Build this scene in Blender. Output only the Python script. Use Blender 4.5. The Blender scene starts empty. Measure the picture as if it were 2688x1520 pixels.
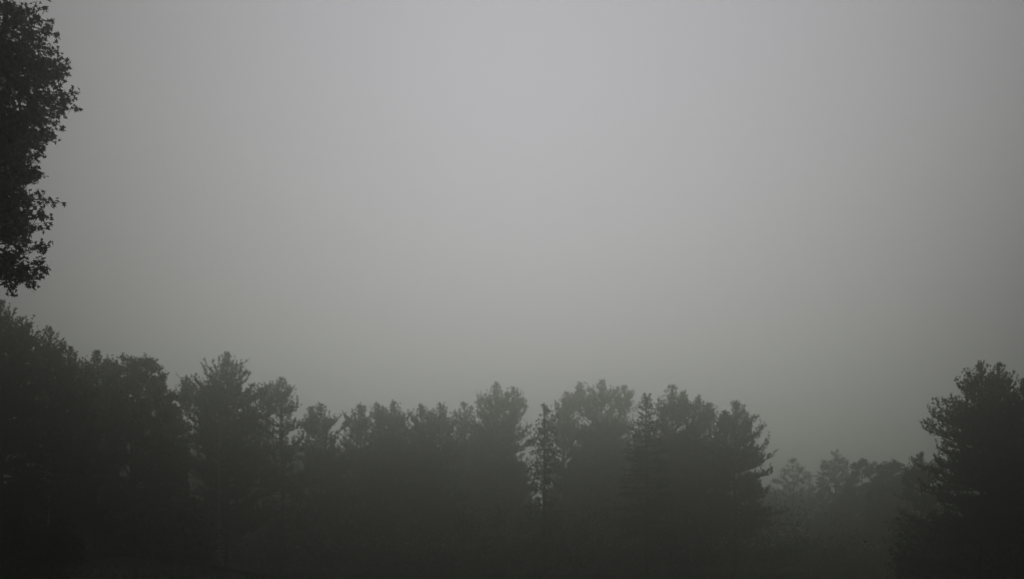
import bpy, math
import numpy as np

# ------------------------------------------------------------------ camera, sky, sun, exposure
SC = bpy.context.scene
COL = SC.collection
F = 2328.0            # focal length in photo pixels (2688 wide)
HOR = 1430.0          # photo row of the horizon
CAMZ = 2.2
cam_d = bpy.data.cameras.new("camera")
cam_d.sensor_width = 36.0
cam_d.lens = 36.0 * F / 2688.0
cam_d.shift_y = (HOR - 760.0) / 2688.0
cam_d.clip_end = 3000.0
cam_d.clip_start = 0.05
cam_d.dof.use_dof = True           # focused on the near maple, so the far wood goes slightly soft
cam_d.dof.focus_distance = 11.0
cam_d.dof.aperture_fstop = 1.7
cam = bpy.data.objects.new("camera", cam_d)
cam.location = (0, 0, CAMZ)
cam.rotation_euler = (math.radians(90), 0, 0)
COL.objects.link(cam)
SC.camera = cam

SUN_EL = math.radians(29.5)
CLOUD = 4.2
world = bpy.data.worlds.new("World")
SC.world = world
world.use_nodes = True
nt = world.node_tree
nt.nodes.clear()
N = nt.nodes.new
sky = N('ShaderNodeTexSky'); sky.sky_type = 'NISHITA'; sky.sun_disc = False
sky.sun_elevation = SUN_EL; sky.sun_rotation = 0.0; sky.dust_density = 0.6; sky.air_density = 1.0
hs = N('ShaderNodeHueSaturation'); hs.inputs['Saturation'].default_value = 0.08
nt.links.new(sky.outputs[0], hs.inputs['Color'])
# thick overcast: the sky glows round the hidden sun and falls away from it on every side
tc = N('ShaderNodeTexCoord')
dt = N('ShaderNodeVectorMath'); dt.operation = 'DOT_PRODUCT'
dt.inputs[1].default_value = (0.035, math.cos(SUN_EL), math.sin(SUN_EL))
nt.links.new(tc.outputs['Generated'], dt.inputs[0])
def math_node(op, a, b=None, clamp=False):
    m = N('ShaderNodeMath'); m.operation = op; m.use_clamp = clamp
    for i, v in enumerate((a, b)):
        if v is None: continue
        if isinstance(v, (int, float)): m.inputs[i].default_value = v
        else: nt.links.new(v, m.inputs[i])
    return m.outputs[0]
ang = math_node('ARCCOSINE', math_node('MINIMUM', dt.outputs['Value'], 0.99999))
q = math_node('POWER', math_node('DIVIDE', ang, math.radians(26.8)), 2.7)
g = math_node('EXPONENT', math_node('MULTIPLY', q, -1.0))
g = math_node('MULTIPLY_ADD', g, 0.84); g.node.inputs[2].default_value = 0.16
mix = N('ShaderNodeMix'); mix.data_type = 'RGBA'; mix.blend_type = 'MULTIPLY'
mix.inputs[0].default_value = 1.0
cloud = N('ShaderNodeMix'); cloud.data_type = 'RGBA'; cloud.inputs[0].default_value = 0.9
cloud.inputs[7].default_value = (CLOUD, CLOUD, CLOUD, 1)      # an even cloud layer over the clear sky
nt.links.new(hs.outputs[0], cloud.inputs[6])
nt.links.new(cloud.outputs[2], mix.inputs[6]); nt.links.new(g, mix.inputs[7])
tint = N('ShaderNodeMix'); tint.data_type = 'RGBA'; tint.blend_type = 'MULTIPLY'
tint.inputs[0].default_value = 1.0
nt.links.new(mix.outputs[2], tint.inputs[6]); tint.inputs[7].default_value = (0.985, 0.943, 1.115, 1)
bg = N('ShaderNodeBackground'); bg.inputs['Strength'].default_value = 0.10
out = N('ShaderNodeOutputWorld')
nt.links.new(tint.outputs[2], bg.inputs['Color']); nt.links.new(bg.outputs[0], out.inputs['Surface'])

sun_d = bpy.data.lights.new("sun", 'SUN')
sun_d.energy = 0.5; sun_d.angle = math.radians(60); sun_d.color = (1.0, 0.97, 0.92)
sun = bpy.data.objects.new("sun", sun_d)
sun.rotation_euler = (-(math.pi / 2 - SUN_EL), 0, 0)
sun.location = (0, 60, 60)
COL.objects.link(sun)

vs = SC.view_settings
vs.view_transform = 'Standard'; vs.look = 'None'; vs.exposure = -0.28; vs.gamma = 1.0; vs.use_curve_mapping = False
SC.cycles.volume_bounces = 1
SC.cycles.max_bounces = 5
SC.cycles.sample_clamp_indirect = 4.0
SC.cycles.use_denoising = True

HAZE_DENSITY = 0.0101
HAZE_G = 0.88
HAZE_COL = (0.82, 0.865, 0.758)

# ------------------------------------------------------------------ helpers
def px(x, y, Y):
    """photo pixel at depth Y -> world X, Z"""
    return (x - 1344.0) / F * Y, CAMZ + (HOR - y) / F * Y

def ground_z(x, y):
    x = np.asarray(x, float); y = np.asarray(y, float)
    # a low grassy bank rises on the left and gentle undulation everywhere
    bank = 2.0 / (1 + np.exp((x + 11.8) / 1.5)) * np.exp(-((y - 32.0) / 14.0) ** 2)
    und = 0.16 * np.sin(x * 0.11 + 1.3) * np.sin(y * 0.09) + 0.07 * np.sin(x * 0.37) * np.cos(y * 0.31)
    far = 1.2 / (1 + np.exp(-(y - 105) / 10.0))
    return bank + und * np.clip(y / 20, 0, 1) + far

def make_mesh(name, V, Fc, mat, parent=None, smooth=False):
    V = np.ascontiguousarray(V, dtype=np.float32); Fc = np.ascontiguousarray(Fc, dtype=np.int32)
    k = Fc.shape[1]
    me = bpy.data.meshes.new(name)
    me.vertices.add(len(V)); me.vertices.foreach_set("co", V.ravel())
    me.loops.add(Fc.size); me.loops.foreach_set("vertex_index", Fc.ravel())
    me.polygons.add(len(Fc))
    me.polygons.foreach_set("loop_start", np.arange(0, Fc.size, k, dtype=np.int32))
    me.polygons.foreach_set("loop_total", np.full(len(Fc), k, dtype=np.int32))
    if smooth:
        me.polygons.foreach_set("use_smooth", np.ones(len(Fc), dtype=bool))
    me.update(calc_edges=True)
    me.materials.append(mat)
    o = bpy.data.objects.new(name, me)
    COL.objects.link(o)
    if parent is not None: o.parent = parent
    return o

def empty(name, loc):
    o = bpy.data.objects.new(name, None)
    o.empty_display_size = 0.5
    o.location = loc
    COL.objects.link(o)
    return o

def tag(o, label=None, cat=None, group=None, kind=None):
    if label: o["label"] = label
    if cat: o["category"] = cat
    if group: o["group"] = group
    if kind: o["kind"] = kind

def norm(v):
    return v / np.maximum(np.linalg.norm(v, axis=-1, keepdims=True), 1e-9)

class Wood:
    """collects tapered segments; one mesh of n-sided tubes"""
    def __init__(s): s.a = []
    def seg(s, p0, p1, r0, r1, n=4):
        s.a.append((np.atleast_2d(p0), np.atleast_2d(p1), np.atleast_1d(r0) * 1.0, np.atleast_1d(r1) * 1.0, n))
    def path(s, P, R, n=6):
        P = np.asarray(P); R = np.asarray(R)
        s.seg(P[:-1], P[1:], R[:-1], R[1:], n)
    def build(s):
        VV, FF, off = [], [], 0
        for p0, p1, r0, r1, n in s.a:
            m = len(p0)
            r0 = np.broadcast_to(r0, m); r1 = np.broadcast_to(r1, m)
            d = norm(p1 - p0)
            ref = np.where(np.abs(d[:, 2:3]) > 0.95, np.array([[1., 0, 0]]), np.array([[0, 0, 1.]]))
            u = norm(np.cross(d, ref)); w = np.cross(d, u)
            a = np.arange(n) / n * 2 * np.pi
            ring = np.cos(a)[None, :, None] * u[:, None] + np.sin(a)[None, :, None] * w[:, None]
            V = np.concatenate([p0[:, None] + ring * r0[:, None, None], p1[:, None] + ring * r1[:, None, None]], 1)
            i = np.arange(n); j = (i + 1) % n
            f = np.stack([i, j, j + n, i + n], 1)
            Fm = (np.arange(m) * 2 * n)[:, None, None] + f[None]
            VV.append(V.reshape(-1, 3)); FF.append(Fm.reshape(-1, 4) + off); off += m * 2 * n
        return np.concatenate(VV), np.concatenate(FF)

def blades(rng, P, A, per, length, width, spread):
    """needle tufts: narrow triangles fanning from P round axis A"""
    n = len(P)
    P = np.repeat(P, per, 0); A = np.repeat(A, per, 0)
    d = norm(A + rng.normal(0, spread, (n * per, 3)))
    L = length * rng.uniform(0.6, 1.25, (n * per, 1))
    side = norm(np.cross(d, rng.normal(0, 1, (n * per, 3)))) * width * rng.uniform(0.7, 1.3, (n * per, 1))
    V = np.stack([P - side * 0.5, P + side * 0.5, P + d * L], 1).reshape(-1, 3)
    return V, np.arange(len(V)).reshape(-1, 3)

def leaves(rng, P, size):
    """small four-cornered leaves, any orientation"""
    n = len(P)
    a = norm(rng.normal(0, 1, (n, 3)) + np.array([0, 0, -0.25])); b = norm(np.cross(a, rng.normal(0, 1, (n, 3))))
    s = size * rng.uniform(0.65, 1.3, (n, 1))
    V = np.stack([P - a * s * .5, P + b * s * .36, P + a * s * .5, P - b * s * .36], 1).reshape(-1, 3)
    return V, np.arange(len(V)).reshape(-1, 4)

def maple_leaves(rng, P, size):
    """palmate leaf: five lobes from one stalk point"""
    n = len(P)
    a = norm(rng.normal(0, 1, (n, 3)) * np.array([1, 1, 0.7]) + np.array([0, 0, -0.5]))
    b = norm(np.cross(a, rng.normal(0, 1, (n, 3)))); c = np.cross(a, b)
    s = size * rng.uniform(0.7, 1.25, (n, 1))
    pts = [(0, 0), (-.50, .10), (-.16, .32), (-.44, .62), (-.12, .55), (0, 1.0), (.12, .55), (.44, .62), (.16, .32), (.50, .10)]
    V = np.stack([P + (b * u + a * (v - .4) - c * abs(u) * .25) * s for u, v in pts], 1).reshape(-1, 3)
    tri = np.array([[0, 1, 2], [0, 2, 4], [2, 3, 4], [0, 4, 6], [4, 5, 6], [0, 6, 8], [6, 7, 8], [0, 8, 9]])
    return V, ((np.arange(n) * len(pts))[:, None, None] + tri[None]).reshape(-1, 3)

# ------------------------------------------------------------------ materials
def foliage_mat(name, c1, c2, scale=0.6, transl=0.0, rough=0.75):
    m = bpy.data.materials.new(name); m.use_nodes = True
    t = m.node_tree; t.nodes.clear()
    tc = t.nodes.new('ShaderNodeTexCoord')
    no = t.nodes.new('ShaderNodeTexNoise'); no.inputs['Scale'].default_value = scale; no.inputs['Detail'].default_value = 3
    rp = t.nodes.new('ShaderNodeValToRGB')
    rp.color_ramp.elements[0].position = 0.35; rp.color_ramp.elements[1].position = 0.68
    rp.color_ramp.elements[0].color = (*c1, 1); rp.color_ramp.elements[1].color = (*c2, 1)
    bs = t.nodes.new('ShaderNodeBsdfPrincipled'); bs.inputs['Roughness'].default_value = rough
    bs.inputs['Specular IOR Level'].default_value = 0.2
    o = t.nodes.new('ShaderNodeOutputMaterial')
    t.links.new(tc.outputs['Object'], no.inputs['Vector']); t.links.new(no.outputs['Fac'], rp.inputs['Fac'])
    t.links.new(rp.outputs['Color'], bs.inputs['Base Color'])
    if transl > 0:
        tr = t.nodes.new('ShaderNodeBsdfTranslucent'); mx = t.nodes.new('ShaderNodeMixShader')
        mx.inputs['Fac'].default_value = transl
        t.links.new(rp.outputs['Color'], tr.inputs['Color'])
        t.links.new(bs.outputs[0], mx.inputs[1]); t.links.new(tr.outputs[0], mx.inputs[2]); t.links.new(mx.outputs[0], o.inputs['Surface'])
    else:
        t.links.new(bs.outputs[0], o.inputs['Surface'])
    return m

M_PINE = foliage_mat("pine_needles", (0.032, 0.040, 0.026), (0.055, 0.064, 0.040))
M_SPRUCE = foliage_mat("spruce_needles", (0.022, 0.030, 0.022), (0.036, 0.046, 0.032))
M_LEAF = foliage_mat("broad_leaves", (0.050, 0.048, 0.022), (0.110, 0.072, 0.030), 0.4)
M_LEAFG = foliage_mat("green_leaves", (0.038, 0.050, 0.025), (0.062, 0.072, 0.036), 0.4)
M_MAPLE = foliage_mat("maple_leaves", (0.016, 0.022, 0.009), (0.040, 0.048, 0.018), 0.5, 0.06)
M_BARK = foliage_mat("dark_bark", (0.035, 0.032, 0.028), (0.065, 0.058, 0.05), 3.0, 0, 0.9)
M_BIRCH = foliage_mat("pale_bark", (0.14, 0.135, 0.125), (0.24, 0.23, 0.21), 2.0, 0, 0.8)
M_GRASS = foliage_mat("grass_blades", (0.024, 0.034, 0.013), (0.050, 0.054, 0.024), 0.25)
M_GROUND = foliage_mat("meadow_soil", (0.020, 0.026, 0.013), (0.036, 0.038, 0.020), 0.15, 0, 0.95)

# ------------------------------------------------------------------ ground, haze
gx = np.concatenate([np.linspace(-260, -70, 20)[:-1], np.linspace(-70, 70, 141), np.linspace(70, 260, 20)[1:]])
gy = np.concatenate([np.linspace(-40, 0, 9)[:-1], np.linspace(0, 130, 131), np.linspace(130, 300, 18)[1:]])
GX, GY = np.meshgrid(gx, gy)
Vg = np.stack([GX, GY, ground_z(GX, GY)], -1).reshape(-1, 3)
nx, ny = len(gx), len(gy)
ii, jj = np.meshgrid(np.arange(nx - 1), np.arange(ny - 1))
b0 = (jj * nx + ii).ravel()
Fg = np.stack([b0, b0 + 1, b0 + nx + 1, b0 + nx], 1)
gr = make_mesh("ground", Vg, Fg, M_GROUND, smooth=True)
tag(gr, "dark grassy ground in front of the misty wood", "ground", kind="structure")

def haze_box(x0, x1, y0, y1, z0, z1):
    V = np.array([(x, y, z) for z in (z0, z1) for y in (y0, y1) for x in (x0, x1)])
    Fc = np.array([(0, 2, 3, 1), (4, 5, 7, 6), (0, 1, 5, 4), (2, 6, 7, 3), (0, 4, 6, 2), (1, 3, 7, 5)])
    m = bpy.data.materials.new("morning_fog"); m.use_nodes = True
    t = m.node_tree; t.nodes.clear()
    v = t.nodes.new('ShaderNodeVolumePrincipled'); o = t.nodes.new('ShaderNodeOutputMaterial')
    v.inputs['Color'].default_value = (*HAZE_COL, 1)
    v.inputs['Density'].default_value = HAZE_DENSITY
    v.inputs['Anisotropy'].default_value = HAZE_G
    t.links.new(v.outputs[0], o.inputs['Volume'])
    h = make_mesh("haze", V, Fc, m)
    tag(h, "thick grey morning fog filling the air in front of and among the trees", "fog", kind="stuff")
haze_box(-265, 265, -45, 305, -1.6, 32.0)

# ------------------------------------------------------------------ tree growing
def profile(pts, apex_x, apex_y, Y, base_z):
    """pts: list of (photo row, left half width px, right half width px) -> width function of height above base"""
    zs, l, r = [], [], []
    for y, a, b in [(apex_y, 2, 2)] + pts:
        zs.append(CAMZ + (HOR - y) / F * Y - base_z); l.append(a / F * Y); r.append(b / F * Y)
    zs = np.array(zs)[::-1]; l = np.array(l)[::-1]; r = np.array(r)[::-1]
    def w(z, az):
        L = np.interp(z, zs, l); R = np.interp(z, zs, r)
        t = 0.5 + 0.5 * math.cos(az)
        return L * (1 - t) + R * t
    return w, float(zs[0]), float(zs[-1])

CONE = 0.95
def grow_conifer(rng, wood, tufts, x0, z0, z1, width, crown_base, style, trunk_r, dens=1.0, boughs=()):
    """stem from (x0,0,z0) to z1 with whorled branches; appends tuft points and axes.
    boughs: extra long limbs as (reach in x, tip height, slope in degrees)"""
    H = z1 - z0
    n = 9
    t = np.linspace(0, 1, n)
    wob = np.cumsum(rng.normal(0, 0.03 * H / 12, (n, 2)), 0); wob -= t[:, None] * wob[-1]
    P = np.stack([x0 + wob[:, 0], wob[:, 1], z0 + t * H], 1)
    R = trunk_r * .72 * (1 - t) ** 0.9 + 0.012
    wood.path(P, R, 8)
    airy = style in ('pine', 'sparse')
    def trunk_at(z):
        tt = (z - z0) / H
        return np.array([np.interp(tt, t, P[:, 0]), np.interp(tt, t, P[:, 1]), z])
    TP, TA = [], []
    ph = rng.uniform(0, 6.28)
    H0 = z1 - crown_base
    s = np.linspace(0, 1, 6)

    def branch(o, az, L, rise, curl, f, thin=0.0):
        h = np.array([math.cos(az), math.sin(az), 0])
        B = o + h * (s * L)[:, None] + np.array([0, 0, 1.]) * (rise * s + curl * L * (s ** 2.2 - s * .3))[:, None]
        side = np.array([-math.sin(az), math.cos(az), 0])
        B += side * (rng.normal(0, .10) * L * s ** 2)[:, None] + rng.normal(0, .03 * L, (6, 3)) * (s * (1.2 - s))[:, None]
        br = 0.010 + 0.014 * L
        wood.path(B, br * (1 - s) + .007, 4)
        at = lambda q: np.stack([np.interp(q, s, B[:, i]) for i in range(3)], 1)
        m = max(2, int(L / 0.24 * dens * (1 - .3 * thin)))
        ts = np.repeat(np.linspace(.20 if L > 1 else .1, .97, m), 2) + rng.uniform(-.03, .03, 2 * m)
        sg = np.tile([1., -1.], m)
        St = at(ts)
        ln = (0.46 * L * (1.02 - ts) ** .8 + .16) * rng.uniform(.5, 1.25, 2 * m)
        ln = np.minimum(ln, 1.5)
        aa = az + sg * np.radians(rng.uniform(30, 65, 2 * m))
        upv = {'pine': .35, 'sparse': .4, 'spruce': -.05, 'droop': -1.1}[style] + 0.4 * f * (style != 'droop')
        D = norm(np.stack([np.cos(aa), np.sin(aa), upv + rng.normal(0, .2, 2 * m)], 1))
        E = St + D * ln[:, None]
        wood.seg(St, E, br * .35 + .003, .003, 3)
        kk = np.maximum(1, (ln / (0.19 / dens / (1 - .35 * thin))).astype(int))
        idx = np.repeat(np.arange(2 * m), kk)
        fr = rng.uniform(.12, 1.0, len(idx))
        TP.append(St[idx] + D[idx] * (ln[idx] * fr)[:, None]); TA.append(D[idx])
        if airy:          # upright candles on the twigs and the branch end
            ns = min(5, int(rng.integers(1, 3) + 1.6 * L))
            t3 = rng.uniform(.45, 1, ns); t3[0] = 1
            S3 = at(t3) + rng.normal(0, .05, (ns, 3))
            pick = rng.integers(0, 2 * m, ns)
            S3 = np.concatenate([S3, E[pick]]); ns = len(S3)
            l3 = rng.uniform(.22, .80, ns) * (.8 + .3 * f)
            l3 = np.minimum(l3 * (1 - .3 * thin), np.maximum(.14, z1 - .15 - S3[:, 2]))
            D3 = norm(np.array([0, 0, 1.]) + h * rng.uniform(-.1, .8, (ns, 1)) + rng.normal(0, .22, (ns, 3)))
            wood.seg(S3, S3 + D3 * l3[:, None], .010, .004, 3)
            k3 = np.repeat(np.arange(ns), 5)
            TP.append(S3[k3] + D3[k3] * (l3[k3] * rng.uniform(.0, 1, len(k3)))[:, None]); TA.append(D3[k3])
        q = max(2, int(L / .17)); tq = rng.uniform(.3, 1, q)
        TP.append(at(tq)); TA.append(np.tile(norm(h + [0, 0, .6]), (q, 1)))

    z = crown_base
    while z < z1 - 0.15:
        f = (z - crown_base) / max(z1 - crown_base, 0.1)
        step = {'pine': 0.44, 'spruce': 0.40, 'droop': 0.5, 'sparse': 0.60}[style] * (1 - 0.35 * f) * rng.uniform(.7, 1.3)
        nb = rng.integers(4, 7)
        a0 = rng.uniform(0, 6.28)
        for k in range(nb):
            az = a0 + k / nb * 6.283 + rng.normal(0, .25)
            zz = z + rng.uniform(-1, 1) * (.15 if style == 'spruce' else .42)
            if zz > z1 - .12: continue
            if style == 'sparse' and rng.random() < .25: continue
            L = width(zz, az) * (rng.uniform(.42, 1.15) if style != 'spruce' else rng.uniform(.78, 1.06))
            if style != 'spruce':
                L *= 1 + .13 * math.sin(zz * 2.3 + az * 2 + ph) + .10 * math.sin(zz * 5.1 - az * 3 + ph)
            d = z1 - zz
            if airy: L *= 1 + .16 * min(1, max(0, (d - 1.2) / 2.5))
            thin = max(0.0, 1 - d / 3.2) if airy else 0.0
            if rng.random() < .28 * thin or (airy and d < 1.9 and zz > z0 + .3): continue
            if airy: L *= min(1, .10 + (d / 2.4)) 
            L = max(L, .14)
            if airy:
                el = math.radians(np.interp(f, [0, .4, .8, 1], [-5, 6, 22, 48]) + rng.normal(0, 9)); curl = 0.20
            elif style == 'spruce':
                el = math.radians(np.interp(f, [0, .5, .9, 1], [-18, -4, 22, 50]) + rng.normal(0, 5)); curl = 0.16
            else:
                el = math.radians(np.interp(f, [0, .6, 1], [-12, 6, 45]) + rng.normal(0, 9)); curl = -0.15
            if thin > 0: el = max(el, math.radians(30 + 15 * thin + rng.normal(0, 8)))
            if airy:      # the crown's outline falls away from the leader like a ragged cone
                L = max(.12, min(L, (d - .25) / (math.tan(el) + .14 + CONE) * rng.uniform(.7, 1.3)))
            rise = math.tan(el) * L
            branch(trunk_at(zz), az, L, rise, curl, f, thin)
        z += step
    for dx, zt, sl in boughs:
        L = max(.4, abs(dx - x0) * .88 - .35)
        rise = math.tan(math.radians(sl)) * L
        for j in range(2):
            branch(trunk_at(zt - rise - .1 * L) + [0, 0, -.12 * j], (0 if dx > x0 else math.pi) + rng.normal(0, .12) + .25 * j, L * (1 - .2 * j), rise, .07, .3)
    if airy:              # ragged young leaders over the crown's shoulders
        for k in range(6 if style == 'pine' else 3):
            az = rng.uniform(0, 6.283); zt = z1 - .9 - H0 * rng.uniform(.04, .45)
            r = width(zt, az) * rng.uniform(.35, .85)
            c = trunk_at(zt - .4)
            tip = min(rng.uniform(.5, 1.1), z1 - zt - .2)
            e0 = np.array([c[0] + r * math.cos(az), c[1] + r * math.sin(az), zt - .35 * r]); e1 = e0 + [rng.normal(0, .15), rng.normal(0, .15), tip]
            wood.seg(c - [0, 0, .5 * r], e0, .03, .02, 4); wood.seg(e0, e1, .018, .005, 4)
            m = 9
            u = rng.uniform(0, .85, m); a2 = rng.uniform(0, 6.283, m)
            S = e0 + (e1 - e0) * u[:, None]; D = norm(np.stack([np.cos(a2), np.sin(a2), np.full(m, 1.0)], 1))
            ll = (.12 + .42 * (1 - u)) * rng.uniform(.5, 1.1, m)
            wood.seg(S, S + D * ll[:, None], .007, .003, 3)
            j = np.repeat(np.arange(m), 3)
            TP.append(S[j] + D[j] * (ll[j] * rng.uniform(.2, 1, len(j)))[:, None]); TA.append(D[j])
            TP.append(e0 + (e1 - e0) * rng.uniform(0, 1, (8, 1))); TA.append(np.tile([0, 0, 1.], (8, 1)))
    if airy:              # the pointed top itself: short ascending twigs shortening towards the tip
        dd = np.repeat(np.arange(.28, 2.5, .24), 6); dd = dd + rng.uniform(-.1, .1, len(dd))
        dd = dd[rng.random(len(dd)) < .85]; m = len(dd)
        a2 = rng.uniform(0, 6.283, m)
        S = np.stack([np.full(m, P[-1, 0]), np.full(m, P[-1, 1]), z1 - dd], 1)
        ee = np.radians(rng.uniform(22, 55, m)); ll = (.05 + .62 * dd) * rng.uniform(.45, 1.15, m)
        D = np.stack([np.cos(a2) * np.cos(ee), np.sin(a2) * np.cos(ee), np.sin(ee)], 1)
        E = S + D * ll[:, None]
        wood.seg(S, E, .012, .005, 3)
        cl = rng.uniform(.12, .42, m) * np.minimum(1, dd)
        wood.seg(E, E + np.array([0, 0, 1.]) * cl[:, None], .006, .003, 3)
        kk = np.maximum(2, (ll / .13).astype(int)); j = np.repeat(np.arange(m), kk)
        TP.append(S[j] + D[j] * (ll[j] * rng.uniform(.15, 1, len(j)))[:, None]); TA.append(D[j])
        j = np.repeat(np.arange(m), 2)
        TP.append(E[j] + np.array([0, 0, 1.]) * (cl[j] * rng.uniform(0, 1, len(j)))[:, None]); TA.append(np.tile([0, 0, 1.], (len(j), 1)))
    q = 14                 # leading shoot
    lz = z1 - .12 - 1.0 * rng.uniform(0, 1, q)
    TP.append(np.stack([np.full(q, P[-1, 0]), np.full(q, P[-1, 1]), lz], 1)); TA.append(np.tile([0, 0, 1.], (q, 1)))
    TP = np.concatenate(TP); TA = np.concatenate(TA)
    TP = TP + rng.normal(0, 1, TP.shape) * (np.array([.03, .03, .045]) if style != 'spruce' else .02)
    up = {'pine': .75, 'sparse': .8, 'spruce': .1, 'droop': -1.0}[style]
    tufts.append((TP, norm(TA + np.array([0, 0, up]))))

def conifer(name, label, cat, group, Y, x, y, pts, style='pine', seed=1, base_px=None, tops=(), dens=1.0, cb=None, mat=None, trunk_mat=None, boughs=()):
    """x,y = photo position of the highest shoot; pts = outline; tops = extra leaders (x, y, fork row, outline)"""
    rng = np.random.default_rng(seed)
    X, Zt = px(x, y, Y)
    gz = float(ground_z(X, Y)) - .05
    root = empty(name, (X, Y, gz))
    tag(root, label, cat, group)
    wood = Wood(); tufts = []
    k = (Y / 68.0) ** .9           # nearer trees are smaller trees: branch and needle sizes follow
    w0, zl, zh = profile(pts, x, y, Y, gz)
    zl /= k; zh /= k
    w = lambda z, az: w0(z * k, az) / k
    cb_z = max(0.9, zl if cb is None else (CAMZ + (HOR - cb) / F * Y - gz) / k)
    bl3 = [((bx - x) / F * Y / k, (CAMZ + (HOR - by) / F * Y - gz) / k, sl) for bx, by, sl in boughs]
    grow_conifer(rng, wood, tufts, 0, 0, zh, w, cb_z, style, .012 * (zh) + .04, dens, bl3)
    for tx, ty, fy, tp in tops:
        w20, zl2, zh2 = profile(tp, tx, ty, Y, gz)
        w2 = lambda z, az: w20(z * k, az) / k
        fz = (CAMZ + (HOR - fy) / F * Y - gz) / k
        dx = (tx - x) / F * Y / k
        wood.seg(np.array([[0, 0, fz - abs(dx) * .9]]), np.array([[dx, 0, fz]]), .055, .045, 6)
        grow_conifer(rng, wood, tufts, dx, fz, zh2 / k, w2, max(zl2 / k, fz + .1), style, .06, dens)
    V, Fc = wood.build()
    make_mesh("trunk", V * k, Fc, trunk_mat or M_BARK, root)
    P = np.concatenate([a for a, _ in tufts]); A = np.concatenate([b for _, b in tufts])
    if style == 'spruce': bl = (7, .16, .048, .55)
    elif style == 'droop': bl = (6, .26, .05, .35)
    else: bl = (6, .19, .042, .5)
    V, Fc = blades(rng, P, A, bl[0] + (style == 'pine'), *bl[1:])
    make_mesh("crown", V * k, Fc, mat or (M_SPRUCE if style == 'spruce' else M_PINE), root)
    return len(Fc)

def broadleaf(name, label, cat, group, Y, x, y, pts, seed=1, n_limbs=26, n_clusters=420, per=26, leaf=.16, spread=.38,
              mat=None, bark=None, shell=.55, cb=None, leaf_fn=leaves, trunk_r=None, parts=("trunk", "crown"), lean=0.0, bough=.5, per_bough=7):
    rng = np.random.default_rng(seed)
    X, Zt = px(x, y, Y)
    gz = float(ground_z(X, Y)) - .05
    root = empty(name, (X, Y, gz))
    tag(root, label, cat, group)
    w, zl, zh = profile(pts, x, y, Y, gz)
    if cb is not None: zl = cb
    zl = max(zl, .3)
    wood = Wood()
    H = zh
    tr = trunk_r or .012 * H + .03
    n = 9; t = np.linspace(0, 1, n)
    wob = np.cumsum(rng.normal(0, .05 * H / 12, (n, 2)), 0); wob[0] = 0
    wob -= t[:, None] * wob[-1]
    P = np.stack([wob[:, 0] + lean * t, wob[:, 1], t * H * .93], 1)
    wood.path(P, tr * (1 - t) ** .75 + .012, 8)
    limb_pts = [P[3:]]; limb_r = [np.full(len(P) - 3, .04)]
    for i in range(n_limbs):
        zt = zl + (zh - zl) * ((i + rng.uniform(.1, .9)) / n_limbs)
        az = i * 2.4 + rng.normal(0, .4)
        r = w(zt, az) * rng.uniform(.7, .95)
        zo = max(zl * .6, zt - r * rng.uniform(.5, 1.0)); zo = min(zo, H * .9)
        o = np.array([np.interp(zo, P[:, 2], P[:, j]) for j in range(3)])
        e = np.array([r * math.cos(az), r * math.sin(az), zt])
        s = np.linspace(0, 1, 8)[:, None]
        C = o * (1 - s) + e * s + np.array([0, 0, 1]) * (np.sin(s * np.pi) * .10 * r) + rng.normal(0, .035 * r, (8, 3)) * s * (1 - s) * 4
        rr = (.010 + .016 * r)
        wood.path(C, (rr * (1 - s[:, 0]) + .010), 5)
        limb_pts.append(C[1:]); limb_r.append(np.full(7, rr))
    LP = np.concatenate(limb_pts)
    # boughs spread through the crown, each a loose spray of leafy twigs
    nb = max(40, n_clusters // per_bough)
    z = rng.uniform(zl, zh, nb * 4); az = rng.uniform(0, 2 * np.pi, nb * 4)
    rad = np.array([w(a, b) for a, b in zip(z, az)])
    keep = rng.random(len(z)) < (rad / (rad.max() + 1e-6)) ** 1.1 + .05
    z, az, rad = z[keep][:nb], az[keep][:nb], rad[keep][:nb]
    rr = np.maximum(0, rad * (1 + .06 * np.sin(z * 1.7 + az * 3 + seed)) - bough * .4) * rng.uniform(0, 1, len(z)) ** (1 - shell)
    Bc = np.stack([rr * np.cos(az), rr * np.sin(az), z], 1)
    nb = len(Bc)
    outb = norm(np.stack([np.cos(az), np.sin(az), rng.uniform(-.15, .65, nb)], 1))
    D = np.concatenate([np.linalg.norm(Bc[c:c + 256, None] - LP[None], axis=2) + .4 * np.maximum(0, LP[None, :, 2] - Bc[c:c + 256, None, 2]) for c in range(0, nb, 256)])
    o = LP[D.argmin(1)]
    B0 = Bc - outb * bough * .45; B1 = Bc + outb * bough * .75
    m1 = (o + B0) / 2 + rng.normal(0, .07, B0.shape)
    wood.seg(o, m1, .022, .017, 4); wood.seg(m1, B0, .017, .013, 4); wood.seg(B0, B1, .013, .004, 3)
    k = max(4, n_clusters // nb)
    ib = np.repeat(np.arange(nb), k)
    tt = rng.uniform(0, 1, nb * k)[:, None]
    S = B0[ib] * (1 - tt) + B1[ib] * tt
    Dv = norm(outb[ib] * .5 + rng.normal(0, .62, (nb * k, 3)))
    Lv = bough * rng.uniform(.25, .75, (nb * k, 1)) * (1.1 - .5 * tt)
    E = S + Dv * Lv
    wood.seg(S, E, .006, .003, 3)
    V, Fc = wood.build()
    make_mesh(parts[0], V, Fc, bark or M_BARK, root)
    jl = np.repeat(np.arange(nb * k), per)
    LPs = S[jl] + (E - S)[jl] * rng.uniform(.3, 1.08, (len(jl), 1)) + rng.normal(0, spread * .22, (len(jl), 3))
    V, Fc = leaf_fn(rng, LPs, leaf)
    make_mesh(parts[1], V, Fc, mat or M_LEAFG, root)
    return root

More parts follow.
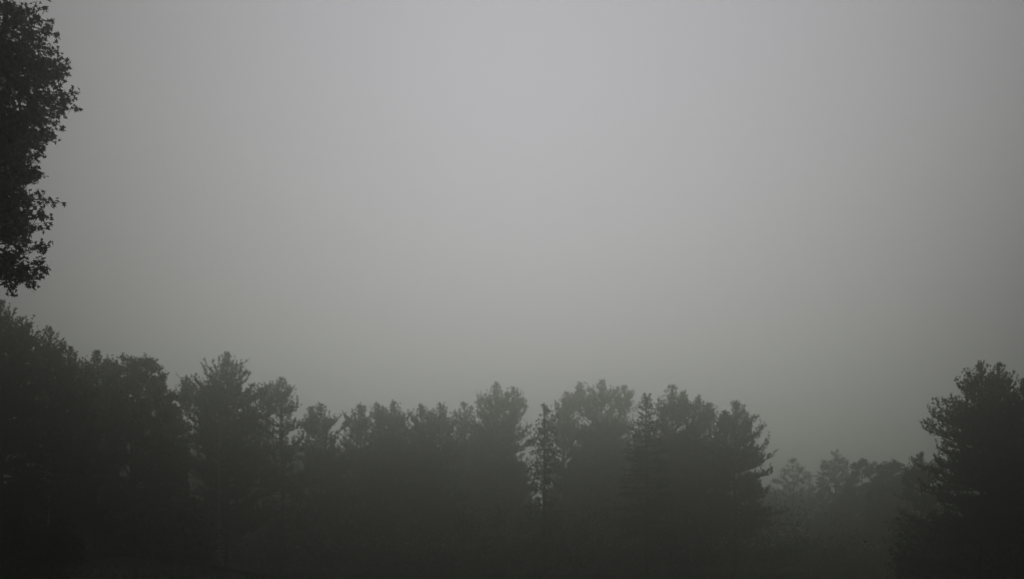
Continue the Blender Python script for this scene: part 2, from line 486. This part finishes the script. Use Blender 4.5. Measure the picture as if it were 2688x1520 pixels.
# ------------------------------------------------------------------ the trees one can tell apart
G_P = "pines along the edge of the misty wood"
G_S = "spruces standing among the pines"
G_B = "broad-leaved trees at the wood's edge"
T = [
 # name, label, Y, x, y, outline, style, seed, extra tops, dens
 ("pine_tree", "tallest pine at the far left edge, half cut off, under the near maple's leaves", 31, 2, 788,
    [(850, 60, 48), (900, 110, 85), (980, 150, 130), (1150, 190, 150), (1380, 150, 130)], 'pine', 11, [(58, 832, 960, [(860, 12, 14), (950, 40, 35)])], 1.0),
 ("pine_tree", "dark pine with a narrow pointed spire, right of the tallest far-left pine", 33, 131, 858,
    [(900, 22, 22), (950, 45, 42), (1040, 80, 80), (1200, 110, 110), (1400, 100, 100)], 'pine', 12, [], 1.0),
 ("pine_tree", "low dark pine shoulder between the spired pine and the brownish round tree", 35, 184, 912,
    [(940, 22, 22), (1000, 50, 48), (1100, 80, 75), (1400, 90, 90)], 'pine', 13, [], 1.0),
 ("pine_tree", "pointed pine touching the left side of the brownish round-topped tree", 40, 254, 920,
    [(950, 22, 25), (1010, 45, 50), (1120, 75, 75), (1400, 80, 80)], 'pine', 14, [], 1.0),
 ("pine_tree", "big broad conical pine in the left third, with a side top low on its left", 56, 598, 926,
    [(948, 28, 26), (964, 48, 46), (1000, 78, 68), (1050, 106, 86), (1080, 114, 90), (1120, 120, 96), (1200, 125, 112), (1400, 125, 115)], 'pine', 15,
    [(489, 990, 1090, [(1020, 12, 16), (1080, 24, 40)])], 1.1),
 ("pine_tree", "sparse clumpy pine with gaps of sky and one long branch reaching right", 62, 740, 990,
    [(1010, 22, 18), (1040, 28, 38), (1062, 48, 20), (1075, 50, 62), (1090, 55, 26), (1130, 70, 38), (1200, 85, 60), (1400, 85, 80)], 'sparse', 16, [(703, 1012, 1090, [(1035, 8, 6), (1080, 18, 14)])], 1.0),
 ("pine_tree", "small pointed pine just right of the sparse clumpy pine", 70, 842, 1060,
    [(1085, 26, 24), (1120, 40, 44), (1160, 66, 56), (1200, 50, 60), (1400, 75, 80)], 'pine', 17, [(818, 1068, 1130, [(1085, 10, 8), (1120, 16, 14)])], 1.0),
 ("pine_tree", "slim pine with a spiky tip left of the flat-topped double pine", 76, 946, 1062,
    [(1090, 22, 16), (1105, 42, 22), (1140, 40, 40), (1200, 62, 60), (1400, 75, 75)], 'pine', 18, [], 1.0),
 ("pine_tree", "flat-topped pine with two rounded heads, left of the picture's middle", 78, 1035, 1054,
    [(1075, 26, 26), (1100, 50, 40), (1150, 55, 48), (1250, 80, 70), (1400, 85, 80)], 'pine', 19, [(992, 1058, 1120, [(1078, 18, 20), (1120, 30, 30)])], 1.1),
 ("pine_tree", "short even pine in the dip, first right of the flat-topped double pine", 80, 1105, 1062,
    [(1085, 17, 14), (1130, 30, 26), (1200, 50, 45), (1400, 70, 70)], 'pine', 20, [], 1.0),
 ("pine_tree", "short narrow pine in the dip, midway between two taller pines", 81, 1158, 1060,
    [(1090, 17, 16), (1130, 30, 34), (1200, 50, 50), (1400, 70, 70)], 'pine', 21, [(1132, 1078, 1120, [(1095, 8, 8), (1120, 14, 14)])], 1.0),
 ("pine_tree", "pale bushy little pine pressed against the left of the twin-headed pine", 95, 1219, 1056,
    [(1075, 22, 16), (1120, 36, 30), (1200, 50, 50), (1400, 70, 70)], 'sparse', 22, [], 1.0),
 ("pine_tree", "tall twin-headed pine standing in the middle of the treeline", 92, 1302, 1006,
    [(1030, 32, 28), (1060, 55, 40), (1090, 52, 60), (1150, 66, 88), (1250, 85, 95), (1400, 95, 100)], 'pine', 23,
    [(1350, 1016, 1090, [(1035, 20, 22), (1075, 36, 42), (1088, 36, 46)])], 1.05),
 ("cedar_tree", "thin ragged conifer with drooping sprays, in the gap right of the twin-headed pine", 66, 1429, 1056,
    [(1075, 8, 8), (1100, 26, 22), (1125, 20, 40), (1160, 40, 34), (1220, 32, 34), (1300, 46, 46), (1400, 55, 55)], 'droop', 24, [], .8),
 ("pine_tree", "broad many-topped pale pine behind and left of the little spruce", 98, 1580, 998,
    [(1020, 34, 34), (1050, 60, 60), (1090, 80, 74), (1160, 90, 90), (1400, 105, 95)], 'pine', 25,
    [(1524, 1003, 1090, [(1030, 14, 14), (1080, 38, 30)]), (1640, 1012, 1090, [(1035, 18, 16), (1080, 34, 34)]), (1488, 1030, 1110, [(1055, 12, 12), (1100, 30, 28)])], 1.0),
 ("pine_tree", "lower pale pine between the drooping conifer and the many-topped pine", 95, 1478, 1062,
    [(1090, 22, 22), (1130, 42, 42), (1200, 60, 60), (1400, 70, 70)], 'pine', 26, [], 1.0),
 ("spruce_tree", "little dark spruce with open tiered tip, standing out in front of pale pines", 64, 1696, 1036,
    [(1050, 9, 9), (1066, 15, 15), (1090, 22, 20), (1110, 30, 26), (1150, 48, 44), (1250, 72, 70), (1400, 90, 90)], 'spruce', 27, [], 1.0),
 ("pine_tree", "rounded pine immediately right of the little dark spruce", 78, 1764, 1012,
    [(1035, 18, 20), (1060, 40, 36), (1100, 58, 50), (1200, 70, 70), (1400, 85, 85)], 'pine', 28, [(1794, 1028, 1090, [(1050, 14, 14), (1090, 26, 26)])], 1.05),
 ("pine_tree", "pine between the rounded pine and the one with long layered boughs", 76, 1834, 1040,
    [(1060, 22, 26), (1100, 38, 40), (1150, 50, 50), (1250, 70, 70), (1400, 80, 80)], 'pine', 29, [(1862, 1058, 1120, [(1080, 12, 10), (1110, 20, 20)])], 1.0),
 ("pine_tree", "pine with long layered boughs reaching right over the low gap", 70, 1930, 1054,
    [(1072, 18, 20), (1092, 24, 40), (1105, 34, 46), (1120, 38, 60), (1140, 44, 84), (1152, 46, 60), (1180, 50, 78), (1192, 60, 60), (1215, 60, 96),
     (1240, 62, 116), (1256, 62, 84), (1290, 70, 86), (1330, 70, 80), (1400, 80, 88)], 'pine', 30, [(1902, 1080, 1140, [(1100, 10, 10), (1130, 22, 20)])], 1.0),
 ("pine_tree", "tallest pine at the right, left one of two close pointed tops", 34, 2577, 950,
    [(975, 16, 16), (1010, 34, 30), (1050, 50, 45), (1070, 96, 60), (1110, 92, 70), (1140, 110, 70), (1160, 130, 75), (1200, 120, 80), (1300, 150, 90), (1420, 150, 100)], 'pine', 31, [], 1.05),
 ("pine_tree", "tall pointed pine at the right, second top from the edge", 35, 2624, 952,
    [(980, 14, 16), (1020, 28, 28), (1100, 60, 60), (1250, 90, 90), (1420, 100, 100)], 'pine', 32, [], 1.0),
 ("pine_tree", "dark pine cut off by the right edge of the view", 32, 2686, 996,
    [(1020, 30, 30), (1070, 60, 60), (1200, 90, 95), (1420, 110, 110)], 'pine', 33, [], 1.0),
 ("pine_tree", "low pine with a bushy tip at the foot of the tall right-hand pines", 54, 2418, 1188,
    [(1210, 20, 22), (1245, 42, 44), (1300, 60, 70), (1420, 70, 90)], 'pine', 34, [], 1.0),
]
ntri = 0
BOUGHS = {30: [(1968, 1083, 24), (1974, 1109, 24), (2010, 1141, 24), (2017, 1185, 20), (2021, 1205, 18), (2046, 1241, 14), (2027, 1277, 12), (2015, 1326, 8), (2023, 1377, 5)],
          31: [(2513, 1006, 30), (2477, 1045, 28), (2477, 1087, 18), (2463, 1137, 10), (2442, 1158, 12), (2455, 1215, 5)],
          16: [(794, 1073, 6), (780, 1024, 32), (692, 1018, 35)],
          15: [(485, 1000, 45), (494, 1030, 30), (505, 1062, 20)]}
for name, label, Y, x, y, pts, style, seed, tops, dens in T:
    cat = {'pine_tree': 'pine tree', 'spruce_tree': 'spruce tree', 'cedar_tree': 'conifer'}[name]
    ntri += conifer(name, label, cat, G_P if name == 'pine_tree' else None, Y, x, y, pts, style, seed, None, tops, dens, boughs=BOUGHS.get(seed, ()))

broadleaf("broadleaf_tree", "brownish round-topped tree between the left pines and the big conical pine", "tree", G_B, 43, 352, 936,
    [(945, 40, 34), (965, 75, 58), (1000, 88, 78), (1060, 92, 92), (1200, 100, 105), (1400, 90, 100)], 41, 50, 3600, 16, .12, .36, M_LEAF, bough=.46, per_bough=11)
broadleaf("broadleaf_tree", "small rounded tree in the notch left of the big conical pine", "tree", G_B, 50, 446, 1042,
    [(1055, 14, 16), (1080, 24, 30), (1150, 40, 48), (1400, 60, 60)], 42, 26, 1200, 24, .15, .40, M_LEAFG)
broadleaf("broadleaf_tree", "faint thin-crowned tree with bare twigs, alone in the low gap", "tree", G_B, 116, 2082, 1206,
    [(1225, 22, 24), (1260, 58, 50), (1310, 66, 60), (1380, 60, 60)], 43, 40, 1500, 6, .14, .45, M_LEAFG, shell=.6)
broadleaf("broadleaf_tree", "faint open-crowned tree, taller of the two thin trees in the low gap", "tree", G_B, 108, 2192, 1180,
    [(1195, 16, 16), (1225, 40, 34), (1270, 52, 48), (1330, 60, 60), (1390, 50, 50)], 44, 40, 1900, 8, .15, .42, M_LEAFG, shell=.6)
broadleaf("broadleaf_tree", "low bushy tree just right of the two thin trees", "tree", G_B, 92, 2262, 1208,
    [(1218, 22, 30), (1250, 38, 46), (1330, 60, 60), (1420, 60, 60)], 45, 26, 2000, 16, .15, .42, M_LEAFG)
broadleaf("broadleaf_tree", "low bushy tree whose thin tip sticks up, at the foot of the right-hand pines", "tree", G_B, 78, 2342, 1212,
    [(1222, 32, 26), (1250, 50, 46), (1330, 66, 66), (1420, 66, 66)], 46, 26, 2200, 16, .15, .42, M_LEAFG)
# slender pale stems in front of the dark mass
for lab, Y, x, y, sd in (("slim straight birch stem in front of the big conical pine", 51, 578, 1100, 51),
                         ("slim pale birch stem far left, before the spired pine", 29, 128, 1190, 52),
                         ("slim pale birch stem low in the middle, under the drooping conifer", 62, 1456, 1300, 53)):
    broadleaf("birch_tree", lab, "birch tree", "slim birches before the pines", Y, x, y,
        [(y + 30, 22, 22), (y + 90, 34, 34), (y + 150, 26, 26)], sd, 9, 60, 9, .08, .30, M_LEAFG, M_BIRCH, trunk_r=.0015 * Y, bough=.35)

# the big near maple overhanging the left edge
broadleaf("maple_tree", "large near maple with dark palmate leaves overhanging the upper left edge", "maple tree", None, 10, -572, -330,
    [(-300, 150, 150), (-180, 330, 340), (-60, 520, 640), (0, 530, 640), (60, 545, 640), (100, 550, 670), (180, 560, 640), (262, 565, 676), (320, 560, 630),
     (372, 560, 650), (405, 555, 610), (450, 550, 622), (490, 540, 645), (560, 530, 640), (600, 520, 600),
     (640, 510, 600), (680, 500, 575), (712, 480, 570), (722, 450, 480), (735, 420, 400), (770, 360, 320), (880, 280, 250)], 61, 170, 15000, 10, .062, .16, M_MAPLE, leaf_fn=maple_leaves, trunk_r=.20, shell=.60, bough=.34, per_bough=10)

# ------------------------------------------------------------------ masses nobody could count
SKY_X = [-400, 0, 60, 131, 184, 254, 352, 420, 446, 480, 598, 680, 740, 790, 842, 890, 946, 1035, 1080, 1158, 1219, 1302, 1380, 1429, 1480, 1580, 1680, 1764, 1834, 1930, 2000, 2050, 2192, 2262, 2342, 2418, 2470, 2577, 2686, 3000]
SKY_Y = [760, 830, 870, 890, 940, 950, 960, 1040, 1080, 1110, 950, 1060, 1050, 1120, 1090, 1150, 1100, 1085, 1110, 1100, 1100, 1050, 1140, 1260, 1100, 1030, 1110, 1050, 1080, 1100, 1260, 1340, 1260, 1240, 1240, 1240, 1150, 990, 1020, 960]
def far_woods():
    rng = np.random.default_rng(71)
    wood = Wood(); tufts = []
    for i in range(128):
        Y = rng.uniform(92, 128)
        x = -260 + 3260 * (i + rng.uniform(.1, .9)) / 110
        sy = max(np.interp([x - 40, x, x + 40], SKY_X, SKY_Y)) + rng.uniform(18, 95)
        if i >= 110:          # a farther, paler row behind the low gap
            Y = rng.uniform(135, 175); x = 1940 + 330 * (i - 110 + rng.uniform(.1, .9)) / 18; sy = rng.uniform(1268, 1310)
        if 1395 < x < 1465: continue
        X, Z = px(x, sy, Y)
        gz = float(ground_z(X, Y))
        H = Z - gz
        if H < 2.5: continue
        wd = rng.uniform(2.2, 3.1)
        t2 = []
        w2 = Wood()
        grow_conifer(rng, w2, t2, 0, 0, H, lambda z, az: wd * min(1, (H - z) / 3.6) ** .8, min(2.0, H * .3), 'pine', .16, .55)
        off = np.array([X, Y, gz])
        for p0, p1, r0, r1, n in w2.a: wood.a.append((p0 + off, p1 + off, r0, r1, n))
        for p, a in t2: tufts.append((p + off, a))
    V, Fc = wood.build()
    P = np.concatenate([a for a, _ in tufts]); A = np.concatenate([b for _, b in tufts])
    V2, F2 = blades(rng, P, A, 5, .34, .11, .6)
    q = np.concatenate([Fc[:, [0, 1, 2]], Fc[:, [0, 2, 3]]])
    o = make_mesh("woods", np.concatenate([V, V2]), np.concatenate([q, F2 + len(V)]), M_PINE)
    tag(o, "dim mass of conifers filling the gaps behind the front row of pines", "woods", kind="stuff")
far_woods()

def undergrowth():
    rng = np.random.default_rng(72)
    C, S = [], []
    n = 5600
    x = rng.uniform(-46, 46, n); y = rng.uniform(59, 92, n)
    r = rng.uniform(.5, 1.5, n)
    h = rng.uniform(.2, 1.0, n) ** 1.0 * rng.uniform(1.0, 5.6, n)
    gap = (x > 22) & (x < 40)
    h = np.where(gap, h * .55, h)
    per = 46
    # brush behind the nearer trees on both sides
    m = 2400
    sd = rng.random(m) < .55
    y2 = np.where(sd, rng.uniform(40, 58, m), rng.uniform(34, 58, m))
    x2 = np.where(sd, rng.uniform(-.62, -.34, m), rng.uniform(.44, .62, m)) * y2
    x = np.concatenate([x, x2]); y = np.concatenate([y, y2]); r = np.concatenate([r, rng.uniform(.4, 1.1, m)])
    h = np.concatenate([h, rng.uniform(.2, 1, m) * rng.uniform(1, 3.6, m)]); n += m
    c = np.stack([x, y, ground_z(x, y) + h], 1)
    P = np.repeat(c, per, 0) + rng.normal(0, 1, (n * per, 3)) * np.repeat(r, per)[:, None] * np.array([.42, .42, .40])
    P[:, 2] = np.maximum(P[:, 2], ground_z(P[:, 0], P[:, 1]) + .05)
    V, Fc = leaves(rng, P, .16)
    o = make_mesh("undergrowth", V, Fc, M_LEAFG)
    tag(o, "dense dark brush and saplings under the pines", "undergrowth", kind="stuff")
undergrowth()

def shrub(label, Y, x, y, half, seed):
    X, Z = px(x, y, Y)
    gz = float(ground_z(X, Y)) 
    ybase = HOR + (CAMZ - gz) / Y * F
    broadleaf("shrub", label, "shrub", "shrubs on the grassy bank", Y, x, y,
        [(y + (ybase - y) * .2, half * .7, half * .7), (y + (ybase - y) * .6, half, half), (ybase - 3, half * .75, half * .75)],
        seed, 18, 500, 22, .08, .24, M_LEAFG, parts=("stems", "foliage"), trunk_r=.03, bough=.35)
shrub("wide dark shrub on the grassy bank at the lower left edge", 26, 50, 1352, 90, 81)
shrub("rounded dark shrub on the bank, second from the lower left edge", 27, 160, 1362, 50, 82)
shrub("small shrub in the grass where the bank runs down to the wood", 40, 520, 1462, 34, 83)

def grass():
    rng = np.random.default_rng(73)
    n = 110000
    y = 24 + 42 * rng.random(n) ** .8; x = rng.uniform(-1, 1, n) * (y * .60 + 1)
    keep = (x < 2) | (rng.random(n) < .4)
    x, y = x[keep], y[keep]; n = len(x)
    P = np.stack([x, y, ground_z(x, y) - .02], 1)
    V, Fc = blades(rng, P, np.tile([0, 0, 1.], (n, 1)), 2, .20, .022, .35)
    o = make_mesh("grass", V, Fc, M_GRASS)
    tag(o, "rough dark grass covering the bank and meadow", "grass", kind="stuff")
grass()
print("conifer tris", ntri)
